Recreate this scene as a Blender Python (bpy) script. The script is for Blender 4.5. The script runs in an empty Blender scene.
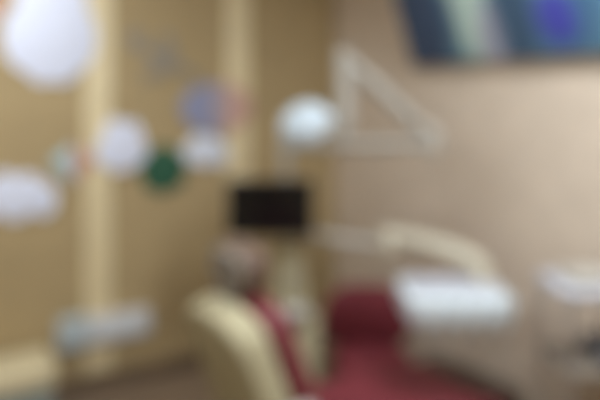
import bpy, bmesh, math, random
from mathutils import Vector, Matrix
random.seed(4)
S = bpy.context.scene
COL = S.collection
PI = math.pi

# ------------------------------------------------------------------ geometry of the place
EYE = 1.60          # camera height
HY = 99.0           # horizon row in the photograph
F = 600.0           # focal length in pixels
YAW = math.radians(30)
CA, SA = math.cos(YAW), math.sin(YAW)
WX, WY = 2.262, 3.436      # right wall (X) and back wall (Y)
LX, FY = -1.9, -1.7        # left wall, front wall
HZ = 2.75

def cw(x, d, z=0.0):       # camera aligned ground coordinates -> world
    return Vector((CA*x + SA*d, -SA*x + CA*d, z))
def at(px, py, d):         # a point seen at a pixel, at a distance d along the view
    return cw((px-300)/F*d, d, EYE + (HY-py)/F*d)
def on_back(px, py):       # a point of the back wall
    tx = (px-300)/F
    dx, dy = CA*tx + SA, -SA*tx + CA
    t = WY/dy
    return Vector((dx*t, WY, EYE + (HY-py)/F*t))
def on_right(px, py):
    tx = (px-300)/F
    dx, dy = CA*tx + SA, -SA*tx + CA
    t = WX/dx
    return Vector((WX, dy*t, EYE + (HY-py)/F*t))

# ------------------------------------------------------------------ materials
def lin(c):
    return tuple(((v/255)/12.92 if v/255 <= .04045 else ((v/255+.055)/1.055)**2.4) for v in c)
def mat(name, rgb, rough=.5, metal=0., var=.06, scale=8., bump=0., bscale=60., spec=.5, coat=0.):
    m = bpy.data.materials.new(name); m.use_nodes = True
    nt = m.node_tree; b = nt.nodes['Principled BSDF']
    c = lin(rgb)
    tc = nt.nodes.new('ShaderNodeTexCoord')
    n = nt.nodes.new('ShaderNodeTexNoise'); n.inputs['Scale'].default_value = scale; n.inputs['Detail'].default_value = 4
    nt.links.new(tc.outputs['Object'], n.inputs['Vector'])
    r = nt.nodes.new('ShaderNodeValToRGB')
    r.color_ramp.elements[0].position = .3; r.color_ramp.elements[1].position = .7
    r.color_ramp.elements[0].color = tuple(max(0, v*(1-var)) for v in c) + (1,)
    r.color_ramp.elements[1].color = tuple(min(1, v*(1+var)) for v in c) + (1,)
    nt.links.new(n.outputs['Fac'], r.inputs['Fac'])
    nt.links.new(r.outputs['Color'], b.inputs['Base Color'])
    b.inputs['Roughness'].default_value = rough
    b.inputs['Metallic'].default_value = metal
    b.inputs['Specular IOR Level'].default_value = spec
    b.inputs['Coat Weight'].default_value = coat
    if bump:
        n2 = nt.nodes.new('ShaderNodeTexNoise'); n2.inputs['Scale'].default_value = bscale
        nt.links.new(tc.outputs['Object'], n2.inputs['Vector'])
        bp = nt.nodes.new('ShaderNodeBump'); bp.inputs['Strength'].default_value = bump; bp.inputs['Distance'].default_value = .004
        nt.links.new(n2.outputs['Fac'], bp.inputs['Height']); nt.links.new(bp.outputs['Normal'], b.inputs['Normal'])
    return m

M = dict(
    wall_tan=mat('tan_wall_paint', (174, 153, 114), .75, bump=.15, spec=.25),
    wall_pink=mat('pinkish_beige_wall_paint', (209, 193, 174), .75, bump=.15, spec=.25),
    wall_plain=mat('cream_wall_paint', (205, 190, 160), .8, bump=.1, spec=.2),
    ceiling=mat('ceiling_paint', (232, 228, 218), .9, bump=.1, spec=.2),
    trim=mat('cream_painted_wood', (226, 209, 168), .5, var=.04),
    skirting=mat('brown_skirting', (108, 90, 70), .45, var=.15),
    floor=mat('brown_floor_vinyl', (116, 98, 80), .35, var=.18, scale=14),
    cream=mat('cream_plastic', (178, 169, 138), .65, var=.03, spec=.2),
    cream_soft=mat('cream_bench_vinyl', (206, 192, 156), .45, var=.05, bump=.1),
    white=mat('white_enamel', (212, 221, 226), .42, var=.02),
    pale=mat('pale_grey_enamel', (174, 169, 159), .4, var=.03),
    armcream=mat('pale_cream_enamel', (192, 184, 164), .5, var=.03, spec=.3),
    lampwhite=mat('lamp_white_enamel', (194, 206, 214), .6, var=.02, spec=.3),
    shelfwhite=mat('matt_white_shelf', (182, 183, 191), .5, var=.03),
    headvinyl=mat('dusty_brown_vinyl', (106, 84, 70), .65, var=.06),
    burgundy=mat('burgundy_vinyl', (114, 41, 50), .6, var=.1, bump=.12),
    footvinyl=mat('dark_brown_vinyl', (66, 52, 42), .4, var=.1),
    black=mat('black_plastic', (24, 24, 25), .4, var=.1),
    screenoff=mat('dark_glass_screen', (14, 14, 15), .22, var=.05),
    steel=mat('brushed_steel', (190, 192, 196), .3, metal=.9, var=.05),
    dgrey=mat('dark_grey_plastic', (86, 88, 94), .5, var=.08),
    lav=mat('lavender_grey_card', (126, 116, 104), .6, var=.05),
    bench=mat('grey_bench_panel', (150, 144, 130), .6, var=.06),
    teal=mat('grey_teal_fabric', (128, 142, 138), .8, var=.1, bump=.2),
    foam=mat('white_foam', (224, 229, 246), .7, var=.015),
    foamb=mat('bluish_white_foam', (220, 226, 238), .7, var=.02),
    green=mat('dark_green_foam', (38, 88, 64), .7, var=.12),
    blue=mat('grey_blue_foam', (146, 150, 178), .7, var=.08),
    pink=mat('pale_pink_foam', (204, 164, 150), .7, var=.06),
    lilac=mat('lilac_foam', (180, 162, 164), .7, var=.06),
    grey=mat('warm_grey_foam', (146, 138, 124), .7, var=.08),
    aqua=mat('pale_aqua_foam', (178, 202, 206), .7, var=.06),
    rose=mat('dusty_red_foam', (196, 146, 128), .7, var=.08),
    socketblue=mat('pale_blue_grey_plastic', (178, 190, 194), .4, var=.03),
    socketwhite=mat('off_white_plastic', (206, 204, 204), .4, var=.03),
    rubber=mat('dark_rubber', (40, 38, 38), .7),
)

def panel_mat():
    m = bpy.data.materials.new('ceiling_panel_glow'); m.use_nodes = True
    nt = m.node_tree; b = nt.nodes['Principled BSDF']
    b.inputs['Base Color'].default_value = (.9, .9, .9, 1)
    b.inputs['Emission Color'].default_value = (.93, .96, 1, 1)
    b.inputs['Emission Strength'].default_value = 4.0
    return m
M['glow'] = panel_mat()

def canvas_mat():
    """blue and teal abstract paint: soft patches placed over the canvas (u across, v up, in metres)"""
    m = bpy.data.materials.new('blue_abstract_paint'); m.use_nodes = True
    nt = m.node_tree; N = nt.nodes; L = nt.links; b = N['Principled BSDF']
    b.inputs['Roughness'].default_value = .6
    tc = N.new('ShaderNodeTexCoord')
    nz = N.new('ShaderNodeTexNoise'); nz.inputs['Scale'].default_value = 5; nz.inputs['Detail'].default_value = 5
    L.new(tc.outputs['Object'], nz.inputs['Vector'])
    r = N.new('ShaderNodeValToRGB'); L.new(nz.outputs['Fac'], r.inputs['Fac'])
    r.color_ramp.elements[0].position = .35; r.color_ramp.elements[0].color = lin((76, 116, 150)) + (1,)
    r.color_ramp.elements[1].position = .68; r.color_ramp.elements[1].color = lin((112, 158, 180)) + (1,)
    cur = r.outputs['Color']
    nd = N.new('ShaderNodeTexNoise'); nd.inputs['Scale'].default_value = 9
    L.new(tc.outputs['Object'], nd.inputs['Vector'])
    for (u, v, ru, rv, col, amt) in PATCHES:
        mp = N.new('ShaderNodeMapping'); L.new(tc.outputs['Object'], mp.inputs['Vector'])
        mp.inputs['Location'].default_value = (-u/ru, 0, -v/rv)
        mp.inputs['Scale'].default_value = (1/ru, 0, 1/rv)
        ln = N.new('ShaderNodeVectorMath'); ln.operation = 'LENGTH'; L.new(mp.outputs['Vector'], ln.inputs[0])
        ad = N.new('ShaderNodeMath'); ad.operation = 'MULTIPLY_ADD'
        L.new(nd.outputs['Fac'], ad.inputs[0]); ad.inputs[1].default_value = .5; L.new(ln.outputs['Value'], ad.inputs[2])
        mr = N.new('ShaderNodeMapRange'); L.new(ad.outputs['Value'], mr.inputs['Value'])
        mr.inputs['From Min'].default_value = .9; mr.inputs['From Max'].default_value = 1.5
        mr.inputs['To Min'].default_value = amt; mr.inputs['To Max'].default_value = 0
        mx = N.new('ShaderNodeMix'); mx.data_type = 'RGBA'
        L.new(mr.outputs['Result'], mx.inputs['Factor']); L.new(cur, mx.inputs['A'])
        mx.inputs['B'].default_value = lin(col) + (1,)
        cur = mx.outputs['Result']
    L.new(cur, b.inputs['Base Color'])
    return m

# ------------------------------------------------------------------ mesh helpers
def nb(): return bmesh.new()
def finish(bm, name, m, parent=None, smooth=40, bevel=0., seg=2):
    bmesh.ops.remove_doubles(bm, verts=bm.verts, dist=1e-5)
    if bevel:
        ed = [e for e in bm.edges if len(e.link_faces) == 2 and e.calc_face_angle(0) > math.radians(35)]
        bmesh.ops.bevel(bm, geom=ed, offset=bevel, segments=seg, affect='EDGES', profile=.6, clamp_overlap=True)
    bmesh.ops.recalc_face_normals(bm, faces=bm.faces)
    me = bpy.data.meshes.new(name); bm.to_mesh(me); bm.free()
    me.materials.append(m)
    for p in me.polygons: p.use_smooth = True
    me.set_sharp_from_angle(angle=math.radians(smooth))
    o = bpy.data.objects.new(name, me); COL.objects.link(o)
    if parent is not None: o.parent = parent
    return o
def add_box(bm, lo, hi, mtx=None):
    lo, hi = Vector(lo), Vector(hi)
    v = [bm.verts.new((x, y, z)) for x in (lo.x, hi.x) for y in (lo.y, hi.y) for z in (lo.z, hi.z)]
    for f in ((0,1,3,2),(4,6,7,5),(0,4,5,1),(2,3,7,6),(0,2,6,4),(1,5,7,3)): bm.faces.new([v[i] for i in f])
    if mtx:
        for q in v: q.co = mtx @ q.co
    return bm
def add_tube(bm, pts, r, n=14, cap=True):
    """swept round tube; r a number or one radius per point"""
    pts = [Vector(p) for p in pts]
    rs = r if isinstance(r, (list, tuple)) else [r]*len(pts)
    rings = []; prev = None
    for i, p in enumerate(pts):
        t = (pts[min(i+1, len(pts)-1)] - pts[max(i-1, 0)]).normalized()
        if prev is None:
            a = Vector((0,0,1)) if abs(t.z) < .9 else Vector((1,0,0))
            u = t.cross(a).normalized()
        else:
            u = (prev - t*prev.dot(t)).normalized()
        prev = u; w = t.cross(u)
        rings.append([bm.verts.new(p + (u*math.cos(2*PI*k/n) + w*math.sin(2*PI*k/n))*rs[i]) for k in range(n)])
    for a, b in zip(rings, rings[1:]):
        for k in range(n): bm.faces.new((a[k], a[(k+1) % n], b[(k+1) % n], b[k]))
    if cap:
        bm.faces.new(rings[0][::-1]); bm.faces.new(rings[-1])
    return bm
def add_lathe(bm, prof, n=32, mtx=None):
    rings = []
    for r, z in prof:
        if r < 1e-6: rings.append([bm.verts.new((0, 0, z))])
        else: rings.append([bm.verts.new((r*math.cos(2*PI*k/n), r*math.sin(2*PI*k/n), z)) for k in range(n)])
    for a, b in zip(rings, rings[1:]):
        for k in range(n):
            k2 = (k+1) % n
            if len(a) == 1 and len(b) == 1: continue
            if len(a) == 1: bm.faces.new((a[0], b[k], b[k2]))
            elif len(b) == 1: bm.faces.new((a[k], a[k2], b[0]))
            else: bm.faces.new((a[k], a[k2], b[k2], b[k]))
    for ring, flip in ((rings[0], True), (rings[-1], False)):
        if len(ring) > 1: bm.faces.new(ring[::-1] if flip else ring)
    if mtx:
        for v in bm.verts: v.co = mtx @ v.co
    return bm
def add_prism(bm, outline, h0, h1, frame):
    """outline of (u, v) pairs swept from h0 to h1; frame(u, v, h) gives the point"""
    a = [bm.verts.new(frame(u, v, h0)) for u, v in outline]
    b = [bm.verts.new(frame(u, v, h1)) for u, v in outline]
    n = len(a)
    bm.faces.new(a[::-1]); bm.faces.new(b)
    for k in range(n): bm.faces.new((a[k], a[(k+1) % n], b[(k+1) % n], b[k]))
    return bm
def rrect(w, h, r, n=6, cx=0, cy=0):
    o = []
    for sx, sy, a0 in ((1,1,0), (-1,1,90), (-1,-1,180), (1,-1,270)):
        for k in range(n+1):
            a = math.radians(a0 + 90*k/n)
            o.append((cx + sx*(w/2-r) + r*math.cos(a), cy + sy*(h/2-r) + r*math.sin(a)))
    return o
def bez(p0, p1, p2, n=10):
    p0, p1, p2 = Vector(p0), Vector(p1), Vector(p2)
    return [p0*(1-t)**2 + p1*2*t*(1-t) + p2*t*t for t in (k/n for k in range(n+1))]
def rot_to(d):                        # matrix turning +Z to d
    return Vector(d).to_track_quat('Z', 'Y').to_matrix().to_4x4()
def T(v): return Matrix.Translation(Vector(v))

def tag(o, label, cat, group=None):
    o['label'] = label; o['category'] = cat
    if group: o['group'] = group
    return o
def thing(name, label, cat, loc, rz=0., group=None):
    o = bpy.data.objects.new(name, None); COL.objects.link(o)
    o.empty_display_size = .1
    o.location = loc; o.rotation_euler = (0, 0, rz)
    inv = (T(loc) @ Matrix.Rotation(rz, 4, 'Z')).inverted()
    tag(o, label, cat, group)
    return o, (lambda p: inv @ Vector(p))
def struct(name, bm, m, bevel=0.):
    o = finish(bm, name, m, bevel=bevel); o['kind'] = 'structure'; return o

# ------------------------------------------------------------------ the room
W = .12
struct('floor', add_box(nb(), (LX-W, FY-W, -.1), (WX+W, WY+W, 0)), M['floor'])
struct('ceiling', add_box(nb(), (LX-W, FY-W, HZ), (WX+W, WY+W, HZ+.1)), M['ceiling'])
struct('wall_back', add_box(nb(), (LX-W, WY, 0), (WX+W, WY+W, HZ)), M['wall_tan'])
struct('wall_right', add_box(nb(), (WX, FY, 0), (WX+W, WY, HZ)), M['wall_pink'])
struct('wall_left', add_box(nb(), (LX-W, FY, 0), (LX, WY, HZ)), M['wall_plain'])
struct('wall_front', add_box(nb(), (LX-W, FY-W, 0), (WX+W, FY, HZ)), M['wall_plain'])
TRT = .006
for i, (a, b) in enumerate(((84, 112), (226, 250))):
    x0, x1 = on_back(a, 200).x, on_back(b, 200).x
    struct('trim_%d' % (i+1), add_box(nb(), (x0, WY-TRT, .09), (x1, WY, HZ)), M['trim'], bevel=.002)
struct('baseboard_back', add_box(nb(), (LX, WY-.014, 0), (WX, WY, .09)), M['skirting'], bevel=.003)
struct('baseboard_right', add_box(nb(), (WX-.014, FY, 0), (WX, WY-.014, .09)), M['skirting'], bevel=.003)

# ceiling light panels (overhead, above the frame)
LIGHTS = [((-.05, 2.5), 'long ceiling light panel overhead close to the stickered wall'),
          ((1.45, .7), 'long ceiling light panel overhead nearest the blue picture'),
          ((-.4, .6), 'long ceiling light panel overhead in the middle of the room')]
for (lx, ly), lab in LIGHTS:
    t, _ = thing('ceiling_light', lab, 'light', (lx, ly, HZ), 0, 'ceiling light panels')
    bm = nb()
    for a, b in (((-.32,-.62), (.32,-.59)), ((-.32,.59), (.32,.62)), ((-.32,-.59), (-.29,.59)), ((.29,-.59), (.32,.59))):
        add_box(bm, (a[0], a[1], -.025), (b[0], b[1], 0))
    finish(bm, 'frame', M['white'], t)
    finish(add_box(nb(), (-.29, -.59, -.018), (.29, .59, -.006)), 'diffuser', M['glow'], t)

# ------------------------------------------------------------------ stickers on the back wall
def lobes(circles, n=72, squash=1.0):
    o = []
    for k in range(n):
        a = 2*PI*k/n; c, s = math.cos(a), math.sin(a); best = .02
        for (x, y, r) in circles:
            pr = x*c + y*s; q = r*r - (x*x + y*y - pr*pr)
            if q > 0: best = max(best, pr + math.sqrt(q))
        o.append((best*c, best*s))
    return o
def wall_frame(c, h0=0.):
    return lambda u, v, h: Vector((u, -h, v))
def px_size(px, py, w, h):
    a, b = on_back(px-w/2, py), on_back(px+w/2, py)
    return b.x-a.x, (on_back(px, py-h/2).z - on_back(px, py+h/2).z)
FT = .012
def sticker(name, px, py, outline, m, label, cat='sticker', lift=TRT, bevel=.003, group=None):
    c = on_back(px, py); c.y = WY - lift
    o = finish(add_prism(nb(), outline, 0, FT, wall_frame(c)), name, m, bevel=bevel)
    o.location = c
    return tag(o, label, cat, group)
def scaled(out, w, h):
    us = [u for u, v in out]; vs = [v for u, v in out]
    sw, sh = w/(max(us)-min(us)), h/(max(vs)-min(vs))
    cu, cv = (max(us)+min(us))/2, (max(vs)+min(vs))/2
    return [((u-cu)*sw, (v-cv)*sh) for u, v in out]

cloud_a = [(0,0,.5), (-.36,-.14,.34), (.36,-.12,.36), (-.15,.28,.34), (.25,.25,.32), (-.12,-.26,.34), (.16,-.27,.33)]
cloud_b = [(0,0,.34), (-.5,-.02,.26), (.5,-.04,.28), (-.2,.16,.28), (.22,.14,.26)]
w, h = px_size(51, 24, 94, 120)
sticker('cloud_sticker', 51, 24, scaled(lobes(cloud_a), w, h), M['foam'],
        'big lavender white puffy cloud sticker at the top of the tan wall', lift=-.001, group='white cloud stickers on the wall')
w, h = px_size(16, 196, 84, 50)
sticker('cloud_sticker', 16, 196, scaled(lobes(cloud_b), w, h), M['foam'],
        'wide low white cloud sticker at the left edge below the small kite', lift=-.001, group='white cloud stickers on the wall')
w, h = px_size(121, 145, 52, 52)
sticker('cloud_sticker', 121, 145, scaled(lobes(cloud_a), w, h), M['foam'],
        'small round white cloud sticker lapping over the wider left cream strip', group='white cloud stickers on the wall')
w, h = px_size(205, 150, 46, 34)
sticker('cloud_sticker', 205, 150, scaled(lobes(cloud_b), w, h), M['foamb'],
        'small bluish white cloud sticker just under the striped balloon', lift=-.001, group='white cloud stickers on the wall')
w, h = px_size(163, 169, 49, 49)
sticker('tree_sticker', 163, 169, scaled(lobes([(0,0,.5), (-.3,.1,.3), (.3,.1,.3), (0,.3,.3), (0,-.28,.3), (.2,-.2,.3), (-.2,-.2,.3)]), w, h), M['green'],
        'dark green round bush sticker between two small white clouds', lift=-.001)

# striped balloon sticker: three gores and a mouth ring
c = on_back(216, 108); c.y = WY - TRT
bw, bh = px_size(216, 108, 70, 50)
t, _ = thing('balloon_sticker', 'round balloon sticker striped grey blue, lilac and pale pink', 'sticker', c)
def gore(s0, s1):
    top = [(-PI/2 + PI*k/16) for k in range(17)]
    left = [(s0*math.cos(a)*bw/2, math.sin(a)*bh/2) for a in top]
    right = [(s1*math.cos(a)*bw/2, math.sin(a)*bh/2) for a in reversed(top[1:-1])]
    return left + right
for (s0, s1, m, nm) in ((-1, -.1, 'blue', 'blue_gore'), (-.1, .35, 'lilac', 'lilac_gore'), (.35, 1, 'pink', 'pink_gore')):
    finish(add_prism(nb(), gore(s0, s1)[::-1], 0, FT, wall_frame(c)), nm, M[m], t, bevel=.002)

# grey aeroplane sticker, nose down to the right
w, h = px_size(163, 62, 84, 44)
c = on_back(163, 62)
plane = [(-.5,.10), (-.42,.30), (-.34,.30), (-.28,.12), (-.04,.10), (-.14,.5), (-.02,.5), (.16,.08), (.36,.06), (.48,0), (.5,-.06),
         (.40,-.10), (.14,-.10), (-.06,-.5), (-.16,-.5), (-.06,-.10), (-.44,-.04)]
ca, sa = math.cos(-.42), math.sin(-.42)
pl = [(u*w*ca - v*h*sa*1.2, u*w*sa + v*h*1.2*ca) for u, v in plane]
sticker('aeroplane_sticker', 163, 60, pl, M['grey'], 'grey aeroplane sticker diving to the right, high between the cream strips', lift=-.001, bevel=.001)

# small kite sticker, aqua and dusty red halves, beside the left strip
c = on_back(72, 164); c.y = WY - TRT
kw, kh = px_size(72, 160, 46, 40)
t, _ = thing('kite_sticker', 'small kite sticker, aqua left half and dusty red right half, beside the cream strip', 'sticker', c)
finish(add_prism(nb(), [(0, kh/2), (-kw/2, kh*.1), (0, -kh/2)][::-1], 0, FT, wall_frame(c)), 'aqua_half', M['aqua'], t, bevel=.001)
finish(add_prism(nb(), [(0, kh/2), (0, -kh/2), (kw/2, kh*.1)][::-1], 0, FT, wall_frame(c)), 'red_half', M['rose'], t, bevel=.001)
# rounded pink sticker cut by the frame's corner
w, h = px_size(-4, 8, 14, 22)
sticker('heart_sticker', -7, 8, scaled([(0,-.5), (.42,-.02), (.5,.22), (.38,.44), (.18,.46), (0,.3), (-.18,.46), (-.38,.44), (-.5,.22), (-.42,-.02)], w*1.5, h*1.3), M['rose'],
        'dusty red heart sticker at the upper left corner beside the big cloud', lift=-.001, bevel=.002)

# ------------------------------------------------------------------ long pale socket box low on the wall
c = on_back(104, 326); c.y = WY - TRT
w, h = px_size(104, 326, 92, 26)
t, _ = thing('socket_box', 'long pale wall socket box low across the left cream strip', 'socket box', c)
fr = lambda u, v, hh: Vector((u, -hh, v))
finish(add_prism(nb(), rrect(w, h, .015), 0, .045, fr), 'casing', M['socketwhite'], t, bevel=.005)
finish(add_prism(nb(), rrect(w*.30, h*1.12, .012, cx=-w*.34, cy=.008), .0, .056, fr), 'cover', M['socketblue'], t, bevel=.004)
for k in range(3):
    cx = -w*.06 + k*w*.2
    s = finish(add_prism(nb(), rrect(w*.15, w*.15, .008, cx=cx), .045, .051, fr), 'socket', M['white'], t, bevel=.002)
    bm = nb()
    for dx in (-.011, .011):
        add_lathe(bm, [(.004, 0), (.004, .0015)], 10, T((cx+dx, -.0525, 0)) @ Matrix.Rotation(-PI/2, 4, 'X')) if False else \
        add_box(bm, (cx+dx-.004, -.0525, -.004), (cx+dx+.004, -.0509, .004))
    finish(bm, 'socket_holes', M['black'], s)

# ------------------------------------------------------------------ blue canvas picture tilted forward on the right wall
p0 = on_right(421, 64)
CW_, CH_, CT = 1.30, .72, .04
PATCHES = [(.10, .20, .25, .8, (64, 84, 118), .95),
           (.50, .38, .115, .46, (204, 232, 224), 1.0), (.60, .08, .08, .20, (176, 178, 200), .9),
           (.75, .22, .11, .32, (68, 96, 124), 1.0),
           (.95, .17, .10, .13, (74, 74, 180), .95), (.84, .48, .16, .14, (112, 150, 172), .8)]
M['canvas'] = canvas_mat()
t, _ = thing('canvas_picture', 'wide blue and teal abstract canvas picture leaning forward from the right wall', 'picture', p0 - Vector((.02, 0, 0)), -PI/2)
# local x runs along the wall towards the camera, local -y faces the room
TILT = math.radians(20)
tm = Matrix.Rotation(TILT, 4, 'X')
cv = finish(add_box(nb(), (0, -CT, 0), (CW_, 0, CH_)), 'canvas', M['canvas'], t, bevel=.004)
cv.rotation_euler = (TILT, 0, 0)
bm = nb()
for lo, hi in (((.015, 0, .015), (.055, .012, CH_-.015)), ((CW_-.055, 0, .015), (CW_-.015, .012, CH_-.015)),
               ((.055, 0, .015), (CW_-.055, .012, .055)), ((.055, 0, CH_-.055), (CW_-.055, .012, CH_-.015))):
    add_box(bm, lo, hi)
st = finish(bm, 'stretcher_frame', M['trim'], t); st.rotation_euler = (TILT, 0, 0)
bm = nb()
zt = CH_*math.cos(TILT); yt = -CH_*math.sin(TILT)
for xx in (.25, CW_-.25):
    add_tube(bm, [tm @ Vector((xx, .008, CH_*.8)), (CW_/2, .012, zt+.12)], .003, 8)
finish(bm, 'hanging_cord', M['dgrey'], t)

# ------------------------------------------------------------------ dental unit: tower with cuspidor and pole
UD = 3.0
ub = cw((289-300)/F*UD, UD)
t, loc = thing('dental_unit', 'cream dental unit tower with white spittoon bowl behind the chair back', 'dental unit', ub, -YAW)
finish(add_prism(nb(), rrect(.30, .30, .05), 0, .50, lambda u, v, h: Vector((u, v, h))), 'base_cabinet', M['cream'], t, bevel=.012)
bm = nb()
prof = [(0, .10, .085), (.1, .095, .08), (.25, .075, .065), (.38, .06, .055), (.42, .045, .04)]
rings = []
for z, rx, ry in prof:
    rings.append([bm.verts.new((rx*math.cos(2*PI*k/28), .03 + ry*math.sin(2*PI*k/28), .50+z)) for k in range(28)])
for a, b in zip(rings, rings[1:]):
    for k in range(28): bm.faces.new((a[k], a[(k+1)%28], b[(k+1)%28], b[k]))
bm.faces.new(rings[0][::-1]); bm.faces.new(rings[-1])
finish(bm, 'tower', M['cream'], t)
bowl = finish(add_lathe(nb(), [(0, 0), (.04, .0), (.06, .02), (.10, .07), (.125, .10), (.13, .115), (.12, .115), (.09, .075), (.05, .035), (0, .03)], 32), 'spittoon_bowl', M['pale'], t)
bowl.location = (.035, -.13, .50); bowl.scale = (.6, .6, .8)
finish(add_tube(nb(), [(.0, -.06, .62), (.0, -.08, .74), (.02, -.11, .77), (.04, -.14, .755)], .009, 10), 'rinse_spout', M['steel'], t)
top = loc(at(286, 152, UD))
finish(add_tube(nb(), [(top.x, .03, .90), (top.x, .03, top.z)], .026, 18), 'pole', M['pale'], t)
POLE = cw(0, 0)
polew = at(286, 152, UD) + cw(0, .03)

# ------------------------------------------------------------------ monitor
MD = 2.86
mc = at(270, 208, MD)
t, loc = thing('monitor', 'small black flat monitor with dark screen in front of the unit pole', 'monitor', mc, -YAW)
mw, mh = 86/F*MD, 56/F*MD
fy = lambda u, v, h: Vector((u, -h, v))
finish(add_prism(nb(), rrect(mw, mh, .012), -.03, .012, fy), 'casing', M['black'], t, bevel=.004)
finish(add_prism(nb(), rrect(mw-.03, mh-.035, .003, cy=.004), .012, .0135, fy), 'screen', M['screenoff'], t)
bm = nb()
for k in range(4): add_box(bm, (mw*.28+k*.014, -.0135, -mh/2+.004), (mw*.28+k*.014+.008, -.0119, -mh/2+.009))
finish(bm, 'buttons', M['dgrey'], t)
pl_ = loc(polew); pl_.z = 0
bm = nb(); add_tube(bm, [(0, .03, 0), (0, .075, 0), (pl_.x, pl_.y-.026, 0)], .018, 12)
add_box(bm, (-.05, .03, -.05), (.05, .038, .05))
finish(bm, 'mount_bracket', M['dgrey'], t)

# ------------------------------------------------------------------ operating lamp on its jointed arm
t, loc = thing('dental_lamp', 'white operating lamp on a jointed grey arm above the monitor', 'lamp', polew, -YAW)
E = loc(at(432, 140, 2.80)); A = loc(at(344, 58, 2.72)); K = loc(at(346, 118, 2.72)); HC = loc(at(305, 123, 2.66))
P0 = Vector((0, 0, 0))
bm = nb(); add_tube(bm, [P0, P0+Vector((0,0,.05))], .036, 18); add_tube(bm, [P0+Vector((0,0,.03)), E+Vector((0,0,-.02))], .026, 16)
finish(bm, 'swing_arm', M['pale'], t)
finish(add_lathe(nb(), [(0, -.06), (.036, -.06), (.04, -.05), (.04, .05), (.036, .06), (0, .06)], 24, T(E)), 'elbow_joint', M['pale'], t)
finish(add_tube(nb(), [E+Vector((0,0,.02)), E.lerp(A, .3)+Vector((0,0,.008)), E.lerp(A, .7)+Vector((0,0,.008)), A], [.026, .033, .033, .026], 16), 'spring_arm', M['pale'], t)
finish(add_lathe(nb(), [(0, -.035), (.034, -.035), (.038, -.028), (.038, .028), (.034, .035), (0, .035)], 24, T(A) @ Matrix.Rotation(PI/2, 4, 'X')), 'top_joint', M['pale'], t)
yk = nb(); add_tube(yk, [A, A.lerp(K, .6), K, K+Vector((-.01,0,-.06)), K+Vector((-.03,0,-.075))], [.032, .034, .036, .032, .026], 16)
finish(yk, 'drop_arm', M['pale'], t)
# head: rounded dish, opening turned down and towards the patient
hd = finish(add_lathe(nb(), [(0, .075), (.05, .07), (.095, .05), (.122, .015), (.128, -.02), (.122, -.028), (.112, -.02), (.09, .008), (.05, .025), (0, .03)], 36,
            Matrix.Diagonal((1.0, .9, 1, 1))), 'lamp_head', M['lampwhite'], t)
hd.location = HC
nrm = Vector((.45, .50, -.75)).normalized()
hd.rotation_euler = (-nrm).to_track_quat('Z', 'Y').to_euler()
rf = finish(add_lathe(nb(), [(0, .024), (.03, .022), (.034, .002), (.028, -.004), (0, -.006)], 24), 'bulb_cover', M['pale'], hd)
for s in (-1, 1):
    finish(add_tube(nb(), [(s*.12, 0, 0), (s*.15, 0, -.01), (s*.165, 0, -.05), (s*.16, 0, -.09)], .010, 10), 'handle', M['pale'], hd)
finish(add_tube(nb(), [K+Vector((-.03,0,-.02)), HC+Vector((.06,.02,.055))], .018, 12), 'neck', M['pale'], t)

# ------------------------------------------------------------------ delivery table on arms
TD = 2.45
tc_ = at(452, 296, TD)
t, loc = thing('instrument_table', 'white instrument table hung from a cream curved arm before the right wall', 'instrument table', tc_, -YAW)
tw = 101/F*TD
fz = lambda u, v, h: Vector((u, v, h))
finish(add_prism(nb(), rrect(tw, .34, .06), -.06, .035, fz), 'console', M['white'], t, bevel=.015, seg=3)
finish(add_prism(nb(), rrect(tw*.86, .2, .03, cy=.04), .036, .044, fz), 'tray', M['shelfwhite'], t, bevel=.003)
bm = nb()
for k in range(5):
    x = -tw*.36 + k*tw*.18
    add_tube(bm, [(x-.012, -.17, -.012), (x-.014, -.215, -.006), (x, -.222, -.02), (x+.014, -.215, -.006), (x+.012, -.17, -.012)], .005, 8)
finish(bm, 'instrument_holders', M['pale'], t)
for k in range(5):
    x = -tw*.36 + k*tw*.18
    hp = finish(add_tube(nb(), [(x, -.214, .075), (x, -.21, .05), (x, -.205, .0), (x, -.2, -.06), (x, -.198, -.075)], [.005, .008, .009, .011, .007], 12), 'handpiece', M['white'], t)
    finish(add_tube(nb(), bez((x, -.198, -.075), (x, -.19, -.22), (x*.9, -.05, -.052), 12), .005, 8), 'hose', M['pale'], hp)
finish(add_tube(nb(), [(tw*.5-.005, -.1, .0), (tw*.5+.03, -.1, .0), (tw*.5+.03, .1, .0), (tw*.5-.005, .1, .0)], .009, 10), 'side_handle', M['pale'], t)
# cream curved arm
J = loc(at(388, 238, 2.72)); Q = loc(at(430, 238, 2.66)); R_ = loc(at(474, 262, 2.55)); Z0 = Vector((tw*.28, .08, .04))
pts = bez(J, Q, R_, 10) + bez(R_, R_+Vector((.07, -.01, -.05)), Z0, 6)[1:]
finish(add_tube(nb(), pts, [.036+.012*k/len(pts) for k in range(len(pts))], 16), 'curved_arm', M['armcream'], t)
finish(add_lathe(nb(), [(0, -.07), (.038, -.07), (.043, -.06), (.043, .03), (.036, .042), (0, .042)], 24, T(J)), 'arm_joint', M['armcream'], t)
G = loc(at(306, 250, UD-.02)); G.z = J.z - .04
finish(add_tube(nb(), [G, G.lerp(J, .5)+Vector((0,0,-.02)), J+Vector((0,0,-.04))], .022, 14), 'link_arm', M['pale'], t)

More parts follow.
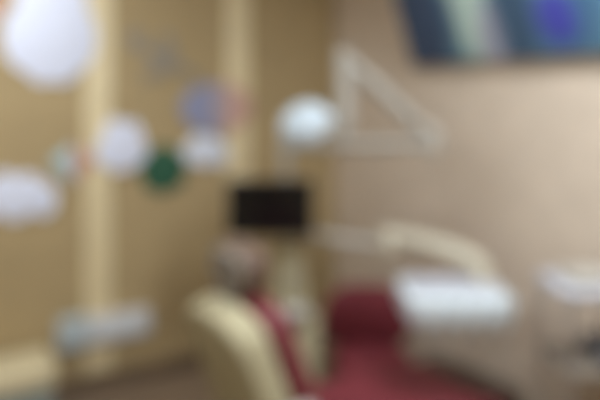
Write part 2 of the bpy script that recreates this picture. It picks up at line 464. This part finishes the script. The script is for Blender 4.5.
# ------------------------------------------------------------------ dental chair
hip = cw(-.022, 2.14)
t, _ = thing('dental_chair', 'burgundy dental chair with cream shell, its back towards the left', 'dental chair', hip, 0)
CH = t
t.rotation_euler = (0, 0, math.radians(5))
finish(add_prism(nb(), rrect(.78, .46, .12, cx=.28), 0, .05, fz), 'base_plate', M['cream'], t, bevel=.012)
finish(add_prism(nb(), rrect(.34, .26, .05, cx=.24), .05, .24, fz), 'lift_column', M['cream'], t, bevel=.01)
finish(add_prism(nb(), rrect(.60, .42, .06, cx=.24), .24, .31, fz), 'seat_frame', M['cream'], t, bevel=.015)
def slab(outl, h0, h1, o, ux, uy, uz):
    o, ux, uy, uz = Vector(o), Vector(ux), Vector(uy), Vector(uz)
    return add_prism(nb(), outl, h0, h1, lambda u, v, h: o + ux*u + uy*v + uz*h)
finish(add_prism(nb(), rrect(.58, .52, .09, cx=.28), .31, .415, fz), 'seat', M['burgundy'], t, bevel=.03, seg=4)
la = math.radians(-9); lx = Vector((math.cos(la), 0, math.sin(la))); lz = Vector((-math.sin(la), 0, math.cos(la)))
finish(slab(rrect(.46, .46, .1, cx=.23), -.10, -.02, (.57, 0, .435), lx, (0,1,0), lz), 'leg_rest', M['burgundy'], t, bevel=.025, seg=4)
finish(slab(rrect(.22, .48, .1, cx=.40), -.115, -.010, (.57, 0, .435), lx, (0,1,0), lz), 'foot_cover', M['footvinyl'], t, bevel=.02, seg=3)
finish(slab(rrect(.42, .3, .06, cx=.2), -.14, -.10, (.57, 0, .435), lx, (0,1,0), lz), 'leg_rest_shell', M['cream'], t, bevel=.01)
ba = math.radians(180-70); bs = Vector((math.cos(ba), 0, math.sin(ba))); bn = Vector((math.sin(ba), 0, -math.cos(ba)))  # bn: towards the patient
def backline(w0, w1, L, n=8):
    o = []
    for k in range(n+1):           # right side up
        s = k/n; o.append((s*L*.86, -(w0+(w1-w0)*s)/2))
    for k in range(1, 8):
        a = -PI/2 + PI*k/8; o.append((L*.86 + L*.14*math.cos(a), math.sin(a)*w1/2))
    for k in range(n, -1, -1):
        s = k/n; o.append((s*L*.86, (w0+(w1-w0)*s)/2))
    return o
BO = (-.04, 0, .365)
finish(slab(backline(.47, .40, .62), -.11, 0, BO, bs, (0,1,0), bn), 'back_shell', M['cream'], t, bevel=.03, seg=4)
finish(slab(backline(.50, .42, .62), 0, .08, BO, bs, (0,1,0), bn), 'backrest', M['burgundy'], t, bevel=.03, seg=4)
bm = nb()
for s in (-.035, .035):
    add_tube(bm, [Vector(BO)+bs*.5+bn*(-.01)+Vector((0,s,0)), Vector(BO)+bs*.72+bn*(-.01)+Vector((0,s,0))], .009, 10)
finish(bm, 'headrest_bars', M['steel'], t)
ha = math.radians(180-84); hs = Vector((math.cos(ha), 0, math.sin(ha))); hn = Vector((math.sin(ha), 0, -math.cos(ha)))
HO = Vector(BO) + bs*.635 + bn*.02
finish(slab(rrect(.15, .24, .06, cx=.07), .0, .075, HO, hs, (0,1,0), hn), 'headrest', M['headvinyl'], t, bevel=.025, seg=4)
finish(slab(rrect(.13, .2, .04, cx=.07), -.035, .0, HO, hs, (0,1,0), hn), 'headrest_shell', M['lav'], t, bevel=.01)
p = finish(add_tube(nb(), [(-.02, -.25, .34), (-.05, -.285, .42), (-.16, -.30, .54), (-.19, -.30, .635)], [.026, .026, .024, .022], 14), 'armrest', M['pale'], CH)
finish(add_prism(nb(), rrect(.13, .06, .028, cx=-.19, cy=-.30), .63, .675, fz), 'arm_pad', M['pale'], p, bevel=.012)

# ------------------------------------------------------------------ dentist stool behind the chair
sb = cw((370-300)/F*3.05, 2.99)
t, _ = thing('dentist_stool', 'burgundy wheeled stool with rounded backrest behind the dental chair', 'stool', sb, -YAW)
for k in range(5):
    a = 2*PI*k/5 + .3
    lg = finish(add_tube(nb(), [(0, 0, .10), (.1*math.cos(a), .1*math.sin(a), .095), (.2*math.cos(a), .2*math.sin(a), .075)], [.024, .02, .015], 12), 'leg', M['steel'], t)
    bm = nb()
    d = Vector((-math.sin(a), math.cos(a), 0)); c_ = Vector((.2*math.cos(a), .2*math.sin(a), .028))
    add_tube(bm, [c_-d*.022, c_-d*.006], .028, 16); add_tube(bm, [c_+d*.006, c_+d*.022], .028, 16); add_tube(bm, [c_, c_+Vector((0,0,.05))], .008, 8)
    finish(bm, 'caster', M['rubber'], lg)
finish(add_tube(nb(), [(0,0,.08), (0,0,.18), (0,0,.181), (0,0,.25)], [.03, .03, .018, .018], 18), 'gas_column', M['steel'], t)
finish(add_lathe(nb(), [(0, .25), (.17, .25), (.195, .265), (.2, .29), (.195, .32), (.17, .335), (0, .34)], 36), 'seat', M['burgundy'], t)
finish(add_tube(nb(), [(0, .10, .24), (0, .24, .235), (0, .275, .27), (0, .27, .45)], .014, 10), 'back_support', M['steel'], t)
bm = nb()
ol = rrect(.47, .33, .15, 8)
a_ = [bm.verts.new((u, .185+.06-abs(u)**2*1.2, .425+v)) for u, v in ol]
b_ = [bm.verts.new((u, .25+.06-abs(u)**2*1.2, .425+v)) for u, v in ol]
bm.faces.new(a_[::-1]); bm.faces.new(b_)
for k in range(len(ol)): bm.faces.new((a_[k], a_[(k+1)%len(ol)], b_[(k+1)%len(ol)], b_[k]))
finish(bm, 'backrest', M['burgundy'], t, bevel=.022, seg=3)

# ------------------------------------------------------------------ steel trolley at the right edge and what it carries
tr = cw((597-300)/F*2.16, 2.16)
t, loc = thing('trolley', 'two tier white metal trolley at the right edge beside the right wall', 'trolley', tr, -YAW)
hw, hd_ = .17, .13
zt_ = 1.60 - (285-HY)/F*2.12; zl = 1.60 - (362-HY)/F*2.12
for nm, z in (('top_shelf', zt_), ('lower_shelf', zl)):
    bm = nb(); add_prism(bm, rrect(hw*2, hd_*2, .03), z-.022, z, fz)
    finish(bm, nm, M['shelfwhite'] if nm == 'top_shelf' else M['lav'], t, bevel=.004)
for sx in (-1, 1):
    for sy in (-1, 1):
        l_ = finish(add_tube(nb(), [(sx*(hw-.02), sy*(hd_-.02), .05), (sx*(hw-.02), sy*(hd_-.02), zt_-.02)], .011, 12), 'post', M['steel'], t)
        bm = nb(); c_ = Vector((sx*(hw-.02), sy*(hd_-.02), .026))
        add_tube(bm, [c_-Vector((.01,0,0)), c_+Vector((.01,0,0))], .026, 16); add_tube(bm, [c_, c_+Vector((0,0,.04))], .007, 8)
        finish(bm, 'caster', M['rubber'], l_)
o = finish(add_prism(nb(), rrect(.24, .15, .03), 0, .035, fz), 'instrument_tray', M['pale'], bevel=.006)
o.location = tr + Vector((0, 0, zt_)); o.rotation_euler = (0, 0, -YAW)
tag(o, 'shallow pale tray lying on the top shelf of the trolley', 'tray')
o = finish(add_prism(nb(), rrect(.15, .2, .01), 0, .055, fz), 'storage_box', M['dgrey'], bevel=.004)
o.location = tr + cw(.06, 0) + Vector((0, 0, zl)); o.rotation_euler = (0, 0, -YAW)
tag(o, 'low dark grey box on the lower shelf of the trolley', 'box')

# ------------------------------------------------------------------ low cream bench at the bottom left
bx0, bx1 = on_back(-40, 370).x, on_back(60, 370).x
bz = 1.60 - (372-HY)/F*2.85
t, _ = thing('bench', 'low cream cushioned bench against the tan wall at the lower left', 'bench', ((bx0+bx1)/2-.06, WY-.19, 0), 0)
bwid = bx1 - bx0
finish(add_prism(nb(), rrect(bwid, .30, .04), bz-.09, bz, fz), 'cushion', M['cream_soft'], t, bevel=.02, seg=3)
finish(add_box(nb(), (-bwid/2+.01, -.14, .05), (bwid/2-.01, .15, bz-.09)), 'cabinet', M['bench'], t, bevel=.006)
finish(add_box(nb(), (-bwid/2+.03, -.12, 0), (bwid/2-.03, .14, .05)), 'plinth', M['skirting'], t)
finish(add_box(nb(), (-bwid/2+.03, -.15, .07), (bwid/2-.03, -.14, bz-.11)), 'drawer_front', M['teal'], t, bevel=.003)

# ------------------------------------------------------------------ light, world, camera
w_ = bpy.data.worlds.new('world'); S.world = w_; w_.use_nodes = True
w_.node_tree.nodes['Background'].inputs[0].default_value = (.9, .95, 1, 1)
w_.node_tree.nodes['Background'].inputs[1].default_value = .3
for (lx, ly), lab in LIGHTS:
    l = bpy.data.lights.new('panel_lamp', 'AREA'); l.shape = 'RECTANGLE'; l.size = .56; l.size_y = 1.16; l.energy = 22; l.color = (.85, .925, 1)
    lo = bpy.data.objects.new('panel_lamp', l); COL.objects.link(lo); l.energy = 45 if lx > 1 else (18 if ly > 2 else 12); lo.location = (lx, ly, HZ-.03)

cam = bpy.data.cameras.new('camera'); co = bpy.data.objects.new('camera', cam); COL.objects.link(co)
co.location = (0, 0, EYE); co.rotation_euler = (PI/2, 0, -YAW)
cam.sensor_width = 36; cam.lens = 36.0*F/600; cam.shift_y = -(200-HY)/600
cam.clip_start = .02
cam.dof.use_dof = True               # the photograph is focused far too near: everything is soft
cam.dof.focus_distance = .15
cam.dof.aperture_fstop = 4.7
S.camera = co
S.view_settings.view_transform = 'Standard'; S.view_settings.look = 'None'
S.view_settings.gamma = 1; S.view_settings.use_curve_mapping = False
S.view_settings.exposure = 0.1
S.cycles.use_denoising = True
S.cycles.max_bounces = 10; S.cycles.diffuse_bounces = 6
